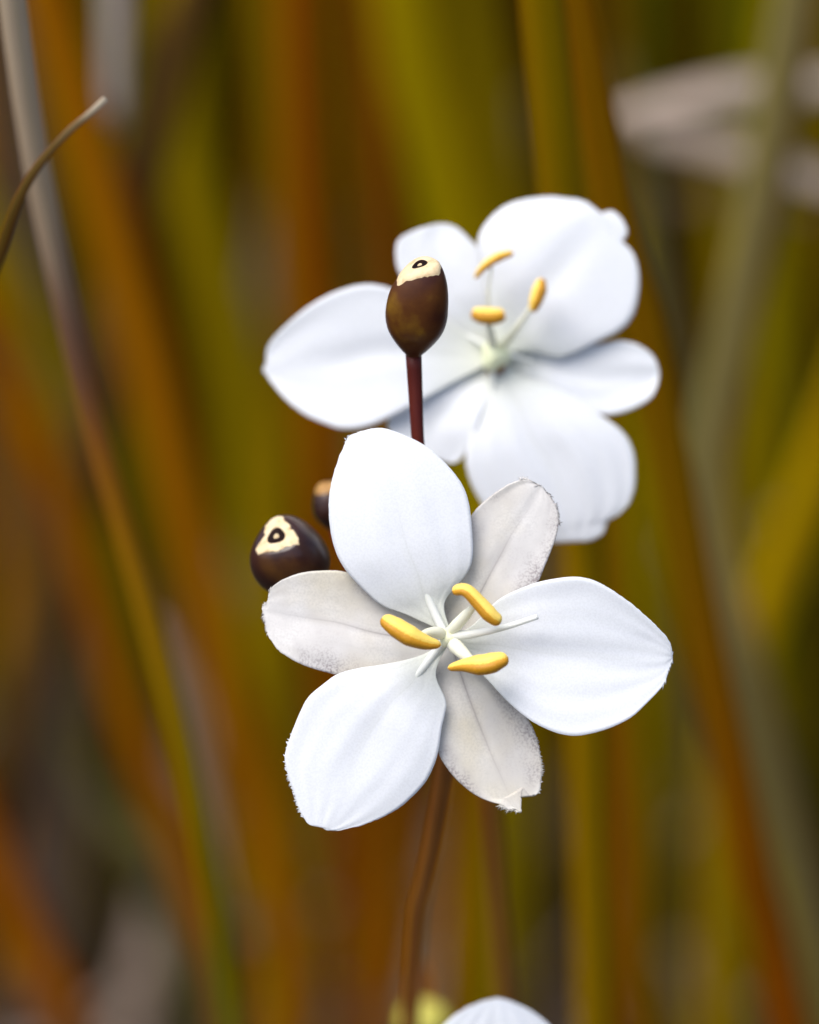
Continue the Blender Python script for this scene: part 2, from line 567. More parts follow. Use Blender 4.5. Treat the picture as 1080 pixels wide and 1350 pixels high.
CLUMPS = {
    'left': empty('grass_clump', (-.075, .16, 0), 'clump of orange and olive blades behind the pale dry stalk', 'grass clump', 'grass clumps around the flowers'),
    'mid': empty('grass_clump', (-.01, .17, 0), 'clump of rust and olive blades rising behind the flowers', 'grass clump', 'grass clumps around the flowers'),
    'right': empty('grass_clump', (.085, .17, 0), 'clump of tan and yellow olive blades by the crossing dead leaves', 'grass clump', 'grass clumps around the flowers'),
}
BL = [  # clump, path (top to bottom), Y, width px, colour, options
    # ---- left
    ('left', [(58, -20), (95, 120), (140, 280), (190, 460), (222, 600), (262, 760), (300, 930), (350, 1120), (385, 1330)], .125, 62, ORANGE, {}),
    ('left', [(148, -90), (152, 10), (150, 100), (152, 165)], .11, 84, (.56, .46, .39), dict(foot=False, w_low=.25)),
    ('left', [(250, -20), (240, 120), (255, 250), (290, 380), (330, 560), (345, 800), (330, 1000), (350, 1340)], .19, 70, OLIVE, {}),
    ('left', [(300, -20), (305, 160), (312, 330), (330, 500)], .24, 60, GREEN, {}),
    ('left', [(358, 90), (362, 200), (355, 320), (340, 420), (330, 560)], .21, 46, DEAD, dict(tip_in=True)),
    ('left', [(200, 190), (215, 260), (235, 330), (260, 440)], .23, 70, MAUVE, dict(tip_in=True)),
    ('left', [(20, 380), (60, 470), (95, 570), (120, 700), (190, 980), (240, 1120), (290, 1300)], .14, 38, OLIVE, {}),
    ('left', [(140, 470), (110, 620), (70, 780), (35, 900), (10, 1000)], .13, 62, (.105, .050, .014), {}),
    ('left', [(-30, 600), (10, 760), (40, 900), (60, 1100)], .20, 70, MAUVE, {}),
    ('left', [(60, 930), (110, 1030), (160, 1110), (215, 1180)], .13, 54, GREYGREEN, dict(tip_in=True)),
    ('left', [(150, 880), (185, 990), (225, 1090), (280, 1240), (310, 1340)], .11, 48, ORANGE, {}),
    ('left', [(-20, 1110), (20, 1200), (60, 1290), (90, 1360)], .12, 58, ORANGE, {}),
    ('left', [(212, 810), (240, 900), (268, 1010), (296, 1130), (312, 1205)], .065, 46, (.27, .19, .13), dict(tip_in=True, w_top=1.35, w_low=.05, foot=False)),
    ('left', [(330, 560), (300, 760), (280, 900), (330, 1140)], .28, 80, GREEN, {}),
    ('left', [(110, 1190), (200, 1220), (290, 1270)], .26, 44, BROWN, {}),
    ('left', [(300, 1190), (340, 1230), (380, 1290)], .18, 50, MAUVE, dict(tip_in=True)),
    # ---- middle
    ('mid', [(398, -20), (404, 150), (412, 320), (425, 500), (435, 680), (450, 900), (465, 1110), (482, 1340)], .14, 54, (.33, .095, .001), {}),
    ('mid', [(350, -20), (362, 150), (378, 330), (385, 520), (375, 760), (390, 1000), (400, 1340)], .17, 44, (.27, .165, .001), {}),
    ('mid', [(445, -20), (450, 140), (452, 280), (455, 500)], .22, 56, OLIVE, {}),
    ('mid', [(486, -20), (494, 100), (502, 220), (512, 330), (525, 520), (520, 800), (500, 1050)], .17, 48, RUST, {}),
    ('mid', [(512, 290), (520, 360), (524, 430)], .19, 36, (.52, .17, .004), dict(tip_in=True)),
    ('mid', [(478, 280), (480, 330), (488, 400)], .22, 46, TAN, dict(tip_in=True)),
    ('mid', [(528, -20), (550, 110), (578, 220), (605, 340), (625, 520)], .15, 74, YOLIVE, {}),
    ('mid', [(600, -20), (630, 120), (655, 240), (672, 360)], .20, 72, OLIVE, {}),
    ('mid', [(692, 120), (690, 190), (686, 260), (680, 340)], .21, 44, DEAD, dict(tip_in=True)),
    ('mid', [(632, 960), (618, 1060), (606, 1180), (602, 1340)], .105, 52, AMBER, {}),
    ('mid', [(560, 900), (545, 1050), (520, 1200), (500, 1340)], .24, 66, GREEN, {}),
    ('mid', [(690, 900), (680, 1040), (672, 1200), (668, 1350)], .25, 90, GREEN, {}),
    ('mid', [(790, 1040), (765, 1140), (735, 1230), (710, 1340)], .20, 46, MAUVE, {}),
    # ---- right
    ('right', [(790, 640), (800, 800), (812, 960), (825, 1130), (832, 1340)], .13, 54, (.31, .115, .001), {}),
    ('right', [(850, 830), (850, 960), (855, 1100), (850, 1340)], .17, 62, YOLIVE, {}),
    ('right', [(1024, 150), (1004, 260), (975, 400), (945, 540), (930, 640), (945, 760), (985, 900)], .09, 54, TAN, {}),
    ('right', [(1105, 560), (1060, 680), (1020, 790), (985, 900), (960, 1010)], .12, 66, YOLIVE, {}),
    ('right', [(915, 820), (925, 940), (942, 1050), (955, 1180), (975, 1345)], .13, 44, GREYGREEN, {}),
    ('right', [(1040, -20), (1020, 120), (1010, 240)], .19, 50, OLIVE, {}),
    ('right', [(1090, -20), (1060, 80), (1030, 200)], .22, 80, TAN, {}),
    ('right', [(925, -30), (925, 40), (915, 110)], .30, 110, (.12, .15, .035), {}),
    ('right', [(1060, 250), (1040, 400), (1010, 520), (1000, 640)], .24, 70, OLIVE, {}),
    ('right', [(1000, 850), (1010, 1000), (1030, 1150), (1040, 1340)], .16, 52, OLIVE, {}),
    ('right', [(1085, 900), (1075, 1080), (1080, 1220)], .22, 76, MAUVE, {}),
    ('right', [(810, 20), (818, 160), (820, 300), (850, 600)], .20, 46, (.19, .095, .002), {}),
    ('right', [(880, 330), (878, 480), (872, 620), (850, 720)], .30, 60, (.05, .024, .008), {}),  # near-black strip painting the shaded gap between the blades
]
for cl, path, Y, w, col, kw in BL:
    e = CLUMPS[cl]
    traced_blade('blade', path, Y * 1.35 + .01, w * 1.08, e, col, base_pull=(e.location.x, e.location.y + .05), yaw=rng.uniform(-.35, .35),
                 twist=rng.uniform(-.6, .6), **kw)

FILL = random.Random(21)
for k in range(46):
    x0 = FILL.uniform(-60, 1140)
    e = CLUMPS['left' if x0 < 340 else 'mid' if x0 < 720 else 'right']
    c = FILL.choice([OLIVE, OLIVE, GREEN, GREEN, BROWN, YOLIVE, OLIVE, AMBER, MAUVE])
    v = FILL.uniform(.8, 1.15)
    dx = FILL.uniform(-90, 150)
    bow = FILL.uniform(-40, 40)
    traced_blade('blade', [(x0, -20), (x0 + dx * .33 + bow, 430), (x0 + dx * .66 + bow, 880), (x0 + dx, 1350)], FILL.uniform(.27, .40), FILL.uniform(50, 95), e,
                 tuple(q * v for q in c), yaw=FILL.uniform(-.5, .5), twist=FILL.uniform(-.8, .8), n=24)

# the nearer single leaves that the photo shows clearly
STALK = blade_material('dry_stalk', [(.20, (.62, .50, .34)), (.270, (.52, .39, .25)), (.284, (.30, .17, .105)), (.308, (.25, .12, .065)), (.325, (.46, .17, .02)),
                                     (.350, (.52, .23, .008)), (.395, (.50, .27, .004)), (.430, (.40, .26, .002)), (.475, (.24, .19, .002)), (1, (.12, .10, .01))], .15, .42)
o = traced_blade('dry_stalk', [(14, -20), (30, 100), (50, 225), (78, 360), (108, 490), (142, 620), (178, 745), (212, 870), (244, 1000), (275, 1150), (305, 1340)],
                 .055, 36, None, mat=STALK, keel=.8, lean=-.020, n=60, yaw=.3, w_low=.85)
tag(o, 'long dry stalk, cream above fading to rust and olive, crossed by a brown curl', 'stalk')


def curl():
    pts = catmull([(-70, 520, .318), (-30, 410, .316), (0, 335, .314), (22, 270, .312), (48, 222, .311), (88, 176, .311), (118, 150, .311), (139, 130, .311)], 40)
    w = [P(*p) for p in pts]
    wd = [pxm(.312) * (21 - 13 * (i / 39) ** 1.3) for i in range(40)]
    V, F, U = blade_mesh(w, wd, (RT * .7 - UP * .6 + FWD * .35), keel=.9, thick=.0003)
    m = blade_material('curl_brown', [(0, (.04, .016, .006)), (.5, (.095, .040, .008)), (.8, (.13, .062, .020)), (.90, (.22, .13, .065)), (.97, (.5, .4, .3))], .05, .3)
    o = mesh_obj('dead_leaf_tip', V, F, m, None, U)
    tag(o, 'thin brown curled leaf tip crossing the pale dry stalk', 'leaf')


curl()
BROAD = blade_material('striped_leaf', [(.2, (.36, .150, .001)), (.36, (.32, .15, .001)), (.46, (.36, .105, .001)), (.55, (.32, .06, .001)), (1, (.2, .05, .01))], .2, .35)
o = traced_blade('leaf_blade', [(752, -20), (785, 160), (818, 320), (850, 430), (878, 580), (908, 740), (940, 900), (968, 1030), (1000, 1180), (1036, 1345)],
                 .075, 58, None, mat=BROAD, keel=.45, lean=-.015, n=60, yaw=-.2, w_low=1.1)
tag(o, 'tall bent orange leaf passing beside the rear flower\'s right petals', 'leaf')
o = traced_blade('leaf_blade', [(712, -20), (726, 110), (738, 230), (748, 340), (756, 480), (764, 640), (770, 820)],
                 .062, 64, None, color=(.40, .225, .001), keel=.7, lean=-.012, n=50, yaw=.5)
tag(o, 'upright amber and olive leaf rising behind the rear flower\'s largest petal', 'leaf')


def dead_leaf(pts, width, col, label, yaw, keel=.3):
    w = catmull([tuple(P(*p)) for p in pts], 36)
    wd = [width * pxm(.47) * (1 - .75 * abs(2 * i / 35 - 1) ** 3) for i in range(36)]
    V, F, U = blade_mesh(w, wd, yaw, keel=keel, twist=.6)
    o = mesh_obj('dead_leaf', V, F, M_BLADE, None, U)
    o.color = (*col, 1)
    tag(o, label, 'leaf', 'dead leaves fallen across the clump')


dead_leaf([(785, 166, .475), (860, 142, .477), (960, 122, .48), (1060, 112, .49), (1180, 100, .50)], 54, (.44, .35, .275),
          'pale dead leaf lying across the tan blades, upper of the crossing pair', UP * .8 + FWD * .6)
dead_leaf([(800, 140, .51), (850, 172, .505), (930, 190, .50), (1010, 214, .495), (1100, 242, .49), (1200, 270, .485)], 54, (.29, .225, .185),
          'grey dead leaf sloping under the pale one, lower of the crossing pair', UP * .8 + FWD * .6)
dead_leaf([(700, 745, .62), (800, 738, .61), (900, 720, .60), (1010, 690, .59), (1120, 650, .58)], 52, (.22, .16, .13),
          'mauve dead leaf lying level low between the flowers and the yellow blade', UP * .8 + FWD * .6)
dead_leaf([(810, 250, .60), (900, 262, .60), (990, 258, .59), (1080, 280, .58)], 46, (.10, .065, .04),
          'dark brown dead leaf hidden beneath the crossing pale pair', UP * .8 + FWD * .6)


# ------------------------------------------------------------------ clumps further back
def far_clump(x, y, label, n, seed, pal):
    r = random.Random(seed)
    e = empty('grass_clump', (x, y, 0), label, 'grass clump', 'grass clumps around the flowers')
    for k in range(n):
        az = r.uniform(0, 2 * math.pi)
        rad = r.uniform(0, .05)
        b = Vector((x + math.cos(az) * rad, y + math.sin(az) * rad, -.02))
        L = r.uniform(.28, .55)
        out = Vector((math.cos(az), math.sin(az) * .6, 0)) * L * r.uniform(.08, .5)
        if y + out.y < .22:
            out.y = .22 - y
        p1 = b + Vector((0, 0, L * .5)) + out * .25
        p2 = b + Vector((0, 0, L * r.uniform(.75, .95))) + out
        q = catmull([tuple(b), tuple(p1), tuple(p2)], 14)
        w = r.uniform(.0035, .0075)
        wd = [w * max(.05, min(1, (1 - i / 13) * 2.2)) for i in range(14)]
        a = r.uniform(-.9, .9)
        V, F, U = blade_mesh(q, wd, Vector((math.cos(a), math.sin(a), 0)), twist=r.uniform(-1, 1))
        o = mesh_obj('blade', V, F, M_BLADE, e, U)
        c = r.choice(pal)
        k2 = r.uniform(.75, 1.15)
        o.color = (c[0] * k2, c[1] * k2, c[2] * k2, 1)


PAL1 = [ORANGE, OLIVE, OLIVE, GREEN, BROWN, MAUVE, AMBER]
PAL2 = [OLIVE, GREEN, GREEN, BROWN, RUST, TAN]
far_clump(-.17, .36, 'distant clump of mixed olive and brown blades beyond the dry stalk', 46, 1, PAL1)
far_clump(-.04, .38, 'distant clump of olive blades beyond the rust and olive clump', 46, 2, PAL2)
far_clump(.09, .40, 'distant clump of dark green blades beyond the rear flower', 44, 3, PAL2)
far_clump(.20, .50, 'distant clump of brown blades beyond the crossing dead leaves', 44, 4, PAL1)
far_clump(-.12, .62, 'far row clump of orange and olive blades at the back', 30, 5, PAL1)
far_clump(.06, .66, 'far row clump of green and rust blades at the back', 30, 6, PAL2)
far_clump(-.30, .50, 'outlying clump of olive blades on the dry stalk side', 26, 8, PAL1)


def litter():
    r = random.Random(11)
    V, F = [], []
    for k in range(1500):
        x, y = r.uniform(-.55, .55), r.uniform(.0, 1.2)
        a = r.uniform(0, math.pi)
        L, w = r.uniform(.03, .14), r.uniform(.002, .006)
        d = Vector((math.cos(a), math.sin(a), r.uniform(-.12, .25)))
        s = Vector((-math.sin(a), math.cos(a), r.uniform(-.5, .5))).normalized()
        z = r.uniform(.0, .03)
        i0 = len(V)
        for j in range(5):
            t = j / 4
            p = Vector((x, y, z)) + d * L * (t - .5) + Vector((0, 0, .02 * (1 - (2 * t - 1) ** 2)))
            ww = w * (1 - .8 * abs(2 * t - 1) ** 2)
            V += [p - s * ww * .5, p + Vector((0, 0, .0006)), p + s * ww * .5, p - Vector((0, 0, .0006))]
        for j in range(4):
            for c in range(4):
                a0, b0 = i0 + j * 4 + c, i0 + j * 4 + (c + 1) % 4
                F.append((a0, b0, b0 + 4, a0 + 4))
    o = mesh_obj('leaf_litter', V, F, M_LITTER)
    o['kind'] = 'stuff'
    tag(o, 'grey brown dead leaf litter covering the soil', 'litter')


litter()


# ------------------------------------------------------------------ flowers
def petal(name, Lp, Rp, depth, mat, parent, seed, cup, prof, groove=.12, wav=.25, jag=(.25, 0.9), rough_from=.55, hairs=(), n=120, cols=35,
          ripple=0.0):
    """petal from its two traced edges (claw to tip, photo pixels); relief in mm towards the viewer:
    prof(u) along it, cup across it, a midrib channel, slow waves"""
    r = random.Random(seed)
    A, B = polyline(Lp, n), polyline(Rp, n)
    V, U, F = [], [], []
    ctrs = []
    wmax = max((a - b).length for a, b in zip(A, B))
    ja, jb = 0.0, 0.0
    for i in range(n):
        u = i / (n - 1)
        a, b = A[i], B[i]
        amp = jag[0] + (jag[1] - jag[0]) * max(0, (u - rough_from) / (1 - rough_from))
        ja = .45 * ja + r.uniform(-1, 1) * amp
        jb = .45 * jb + r.uniform(-1, 1) * amp
        dirv = (b - a)
        wl = dirv.length
        dn = dirv / wl if wl > 1e-6 else Vector((1, 0))
        along = Vector((-dn.y, dn.x))
        for j in range(cols):
            # columns closer together at the rim and the midrib
            v = -1 + 2 * j / (cols - 1)
            v = math.copysign(abs(v) ** .95, v)
            p = a.lerp(b, (v + 1) / 2)
            q = max(0, (abs(v) - .82) / .18)
            if i < n - 1 and q > 0:
                p = p + (dn * .8 + along * .6) * ((ja if v < 0 else jb) * q * q)
            rel = wl / wmax
            dz = prof(u) + cup * rel * (v * v) - groove * math.exp(-(v * rel / .17) ** 2) * math.sin(math.pi * min(1, u * 1.05)) ** 1.5 * rel \
                + wav * rel * noise.noise((u * 2.3 + seed, v * 1.4, seed * .7)) \
                + .10 * wav * noise.noise((u * 7 + seed, v * 5, seed * 1.7)) \
                + ripple * math.sin(v * 19 + math.sin(u * 5 + seed)) * (u ** .5) * rel
            V.append(P(p.x, p.y, depth - dz * .001))
            U.append(((v + 1) / 2, u))
    for i in range(n - 1):
        for j in range(cols - 1):
            k = i * cols + j
            F.append((k, k + 1, k + cols + 1, k + cols))
    # hairs of the torn fringe
    s = pxm(depth)
    for side, u0, u1, cnt, ln in hairs:
        for _ in range(cnt):
            u = r.uniform(u0, u1)
            i = min(n - 2, int(u * (n - 1)))
            e = i * cols + (0 if side == 'L' else cols - 1)
            inn = e + (3 if side == 'L' else -3)
            if inn < 0:
                continue
            od = (V[e] - V[inn]).normalized()
            tg = (V[min(e + cols, n * cols - 1)] - V[e])
            tg = tg.normalized() if tg.length > 0 else RT
            dr = (od + tg * r.uniform(-.9, .9) - FWD * r.uniform(-.5, .5)).normalized()
            h = s * ln * r.uniform(.4, 1.2)
            w = s * r.uniform(.25, .5)
            base = V[e].lerp(V[e + cols] if e + cols < n * cols else V[e], r.random()) - od * w
            k = len(V)
            V += [base - tg * w, base + tg * w, base - FWD * w, base + dr * h]
            U += [U[e]] * 4
            F += [(k, k + 1, k + 3), (k + 1, k + 2, k + 3), (k + 2, k, k + 3)]
    o = mesh_obj(name, V, F, mat, parent, U)
    md = o.modifiers.new('thickness', 'SOLIDIFY')
    md.thickness = .00013
    md.offset = 0
    return o


def filament(name, pts, radii, mat, parent, flat=1.0, n=22):
    q = [P(*p) for p in catmull(pts, n)]
    rr = catmull([(k, 0) for k in radii], 3) if False else None
    rad = []
    for i in range(n):
        t = i / (n - 1) * (len(radii) - 1)
        k = min(int(t), len(radii) - 2)
        rad.append(pxm(D0) * (radii[k] + (radii[k + 1] - radii[k]) * (t - k)))
    V, F, U = tube(q, rad, 12)
    return mesh_obj(name, V, F, mat, parent, U)


def anther(pts, radii, parent, split_dir, gap=.5, n=34, seg=28):
    """two-lobed pollen sac: a bent sausage with a lengthwise furrow facing split_dir (camera-space x, y, towards viewer)"""
    q = [P(*p) for p in catmull(pts, n)]
    sd = (RT * split_dir[0] + UP * split_dir[1] - FWD * split_dir[2]).normalized()
    V, F, T = [], [], []
    for i in range(n):
        t = (q[min(i + 1, n - 1)] - q[max(i - 1, 0)]).normalized()
        a = (sd - t * sd.dot(t)).normalized()
        b = t.cross(a)
        f = i / (n - 1)
        k = f * (len(radii) - 1)
        k0 = min(int(k), len(radii) - 2)
        rad = pxm(D0) * (radii[k0] + (radii[k0 + 1] - radii[k0]) * (k - k0))
        end = min(1, math.sqrt(max(0, 1 - (max(0, abs(2 * f - 1) - .80) / .20) ** 2)) + .02)
        for s in range(seg):
            th = 2 * math.pi * s / seg
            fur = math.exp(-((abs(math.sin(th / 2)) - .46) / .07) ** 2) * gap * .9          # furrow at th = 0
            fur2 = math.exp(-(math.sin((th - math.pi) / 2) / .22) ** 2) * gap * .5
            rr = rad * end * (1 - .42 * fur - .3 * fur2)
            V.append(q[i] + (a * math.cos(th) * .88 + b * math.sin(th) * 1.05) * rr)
            T.append(1.0 / (1 + math.exp((abs(math.sin(th / 2)) - .43) * 40)) * .85 + .08)  # pale pollen band turned upwards, painting in top light; underside darkened as shade
    for i in range(n - 1):
        for s in range(seg):
            x, y = i * seg + s, i * seg + (s + 1) % seg
            F.append((x, y, y + seg, x + seg))
    F.append(tuple(reversed(range(seg))))
    F.append(tuple(range((n - 1) * seg, n * seg)))
    return mesh_obj('anther', V, F, M_ANTHER, parent, None, attr=T)


def stem(name, pts, radii, mat, parent, n=50, seg=14):
    q = catmull([tuple(p) for p in pts], n)
    rad = []
    for i in range(n):
        t = i / (n - 1) * (len(radii) - 1)
        k = min(int(t), len(radii) - 2)
        rad.append(radii[k] + (radii[k + 1] - radii[k]) * (t - k))
    V, F, U = tube(q, rad, seg)
    return mesh_obj(name, V, F, mat, parent, U)


def ovary(px, py, d, rad, parent):
    V, F = [], []
    c = P(px, py, d)
    s = pxm(d) * rad
    n, seg = 12, 24
    for i in range(n + 1):
        t = i / n
        ph = t * math.pi
        for k in range(seg):
            th = 2 * math.pi * k / seg
            rr = math.sin(ph) * (1 + .14 * math.cos(3 * th)) * s
            V.append(c + RT * math.cos(th) * rr + UP * math.sin(th) * rr - FWD * math.cos(ph) * s * 1.3)
    for i in range(n):
        for k in range(seg):
            a, b = i * seg + k, i * seg + (k + 1) % seg
            F.append((a, b, b + seg, a + seg))
    return mesh_obj('ovary', V, F, M_OVARY, parent)


# profiles: height in mm towards the viewer against u (claw -> tip)
def hump(h0, hm, h1, um=.45):
    def f(u):
        if u < um:
            t = u / um
            return h0 + (hm - h0) * (t * t * (3 - 2 * t))
        t = (u - um) / (1 - um)
        return hm + (h1 - hm) * t ** 1.8
    return f


def front_flower():
    base = P(540, 1340, .350)
    root = empty('flower', (base.x - .004, base.y + .02, 0), 'sharp white flower with three cream sepals and three bright yellow stamens', 'flower', 'white flowers')
    d = .3005
    # three cream outer sepals, further back
    petal('sepal', [(580, 836), (560, 812), (530, 790), (490, 765), (452, 752), (425, 752), (400, 754), (376, 762), (360, 772), (354, 781), (358, 791), (346, 800)],
          [(590, 856), (570, 872), (540, 886), (505, 896), (475, 898), (441, 889), (406, 880), (381, 868), (362, 853), (352, 835), (349, 817), (346, 802)],
          d + .0016, M_SEPAL, root, 3, .35, hump(-.6, .5, .2), groove=.07, jag=(.2, 1.1), rough_from=.7, hairs=[('L', .90, 1, 26, 4), ('R', .88, 1, 26, 4.5)])
    petal('sepal', [(586, 836), (582, 800), (588, 760), (600, 715), (622, 677), (639, 660), (657, 646), (675, 636), (693, 632), (706, 637), (714, 641)],
          [(606, 856), (650, 836), (682, 806), (710, 768), (717, 749), (725, 730), (733, 709), (737, 690), (735, 672), (728, 658), (720, 648), (715, 642)],
          d + .0016, M_SEPAL, root, 5, .30, hump(-.6, .4, .5), groove=.10, jag=(.2, .9), rough_from=.7, hairs=[('L', .90, 1, 30, 6), ('R', .80, 1, 30, 5)])
    petal('sepal', [(574, 838), (562, 880), (562, 925), (570, 965), (578, 995), (592, 1017), (606, 1032), (624, 1047), (645, 1057), (664, 1061), (670, 1068), (679, 1065), (686, 1071)],
          [(612, 838), (650, 876), (678, 916), (696, 948), (704, 962), (710, 981), (715, 1009), (714, 1030), (711, 1046), (703, 1050), (693, 1042), (688, 1036), (688, 1042), (687, 1058), (687, 1071)],
          d + .0016, M_SEPAL, root, 9, .45, hump(-.6, .2, .5), groove=.12, jag=(.2, .9), rough_from=.5, hairs=[('L', .90, 1, 40, 8), ('R', .55, .8, 24, 3)])
    # three white inner petals
    petal('petal', [(584, 834), (574, 827), (556, 819), (532, 808), (502, 799), (475, 773), (453, 749), (440, 722), (433, 681), (435, 642), (445, 608), (455, 586), (459, 576), (471, 571), (484, 567), (498, 565)],
          [(594, 832), (590, 820), (585, 805), (586, 790), (600, 773), (615, 758), (625, 736), (621, 680), (618, 661), (612, 642), (598, 622), (578, 601), (559, 586), (534, 574), (514, 567), (502, 565)],
          d, M_PETAL, root, 11, -.55, hump(-.8, .8, -.2), groove=.16, jag=(.12, .7), hairs=[('L', .84, 1, 30, 4)], ripple=.02)
    petal('petal', [(592, 838), (606, 834), (622, 826), (636, 812), (648, 798), (660, 788), (680, 778), (709, 767), (730, 763), (752, 760), (770, 761), (787, 766), (811, 780), (832, 795), (852, 812), (870, 830), (882, 844), (885, 854), (886, 866)],
          [(596, 850), (604, 850), (615, 866), (630, 884), (644, 897), (663, 919), (687, 941), (707, 955), (734, 967), (758, 971), (781, 967), (805, 960), (832, 947), (847, 933), (864, 916), (876, 902), (881, 884), (885, 874), (886, 868)],
          d, M_PETAL, root, 17, .60, hump(-.8, .5, -.6), groove=.28, jag=(.12, .8), rough_from=.6, hairs=[('R', .9, 1, 26, 5), ('L', .96, 1, 8, 4)], ripple=.03)
    petal('petal', [(580, 846), (572, 857), (545, 868), (510, 876), (472, 881), (445, 888), (430, 899), (406, 918), (397, 936), (386, 962), (377, 988), (375, 1002), (381, 1027), (389, 1048), (395, 1069), (401, 1078), (407, 1088), (425, 1088), (428, 1093)],
          [(590, 852), (584, 862), (579, 870), (574, 886), (576, 899), (585, 916), (589, 928), (587, 939), (582, 960), (579, 985), (574, 1006), (562, 1031), (546, 1048), (525, 1067), (501, 1079), (472, 1090), (448, 1095), (430, 1094)],
          d, M_PETAL, root, 23, -.50, hump(-.8, .6, .3), groove=.18, jag=(.12, .8), hairs=[('L', .62, .92, 50, 3.5)], ripple=.02)
    ovary(590, 841, d - .0002, 12, root)
    # styles, thin and white
    filament('style', [(588, 838, d - .0002), (620, 836, d - .0012), (665, 827, d - .0022), (709, 813, d - .0028)], (7, 5.5, 4, 3.6), M_STYLE, root)
    filament('style', [(587, 836, d + .0003), (575, 812, d + .0005), (560, 778, d + .00028), (546, 745, d - .00025)], (6, 6, 5, 2), M_STYLE, root)
    filament('style', [(588, 842, d + .0003), (572, 862, d + .0008), (552, 888, d + .0005), (534, 909, d + .0004)], (6, 6, 5, 2), M_STYLE, root)
    # stamens: filament with a pollen sac
    f = filament('stamen', [(589, 838, d), (604, 822, d - .0012), (618, 807, d - .0022), (628, 797, d - .0030)], (7, 8, 7, 3), M_FILAMENT, root)
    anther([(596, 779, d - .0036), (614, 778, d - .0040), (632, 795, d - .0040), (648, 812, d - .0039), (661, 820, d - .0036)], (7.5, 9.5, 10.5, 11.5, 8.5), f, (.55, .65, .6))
    f = filament('stamen', [(589, 840, d), (603, 854, d - .0010), (616, 866, d - .0018), (628, 874, d - .0025)], (6, 10, 8, 3), M_FILAMENT, root)
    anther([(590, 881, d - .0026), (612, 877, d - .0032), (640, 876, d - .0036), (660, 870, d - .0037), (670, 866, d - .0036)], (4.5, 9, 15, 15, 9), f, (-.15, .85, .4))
    f = filament('stamen', [(588, 839, d), (578, 834, d - .0012), (565, 834, d - .0022), (552, 838, d - .0030)], (7, 8, 6, 3), M_FILAMENT, root)
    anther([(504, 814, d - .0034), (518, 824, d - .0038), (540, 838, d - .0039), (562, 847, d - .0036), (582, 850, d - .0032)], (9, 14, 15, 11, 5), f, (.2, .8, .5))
    s = [P(590, 852, d + .0030), P(592, 880, .3075), P(592, 940, .314), P(588, 1010, .322), P(565, 1150, .334), P(545, 1300, .346)]
    e = s[-1]
    s += [Vector((e.x - .004, e.y + .012, e.z * .5)), Vector((e.x - .004, e.y + .02, -.012))]
    stem('stem', s, (.0008, .0007, .0008, .0009, .00095, .001, .0011, .0012), M_STEM2, root)
    return root, s


FRONT, FSTEM = front_flower()


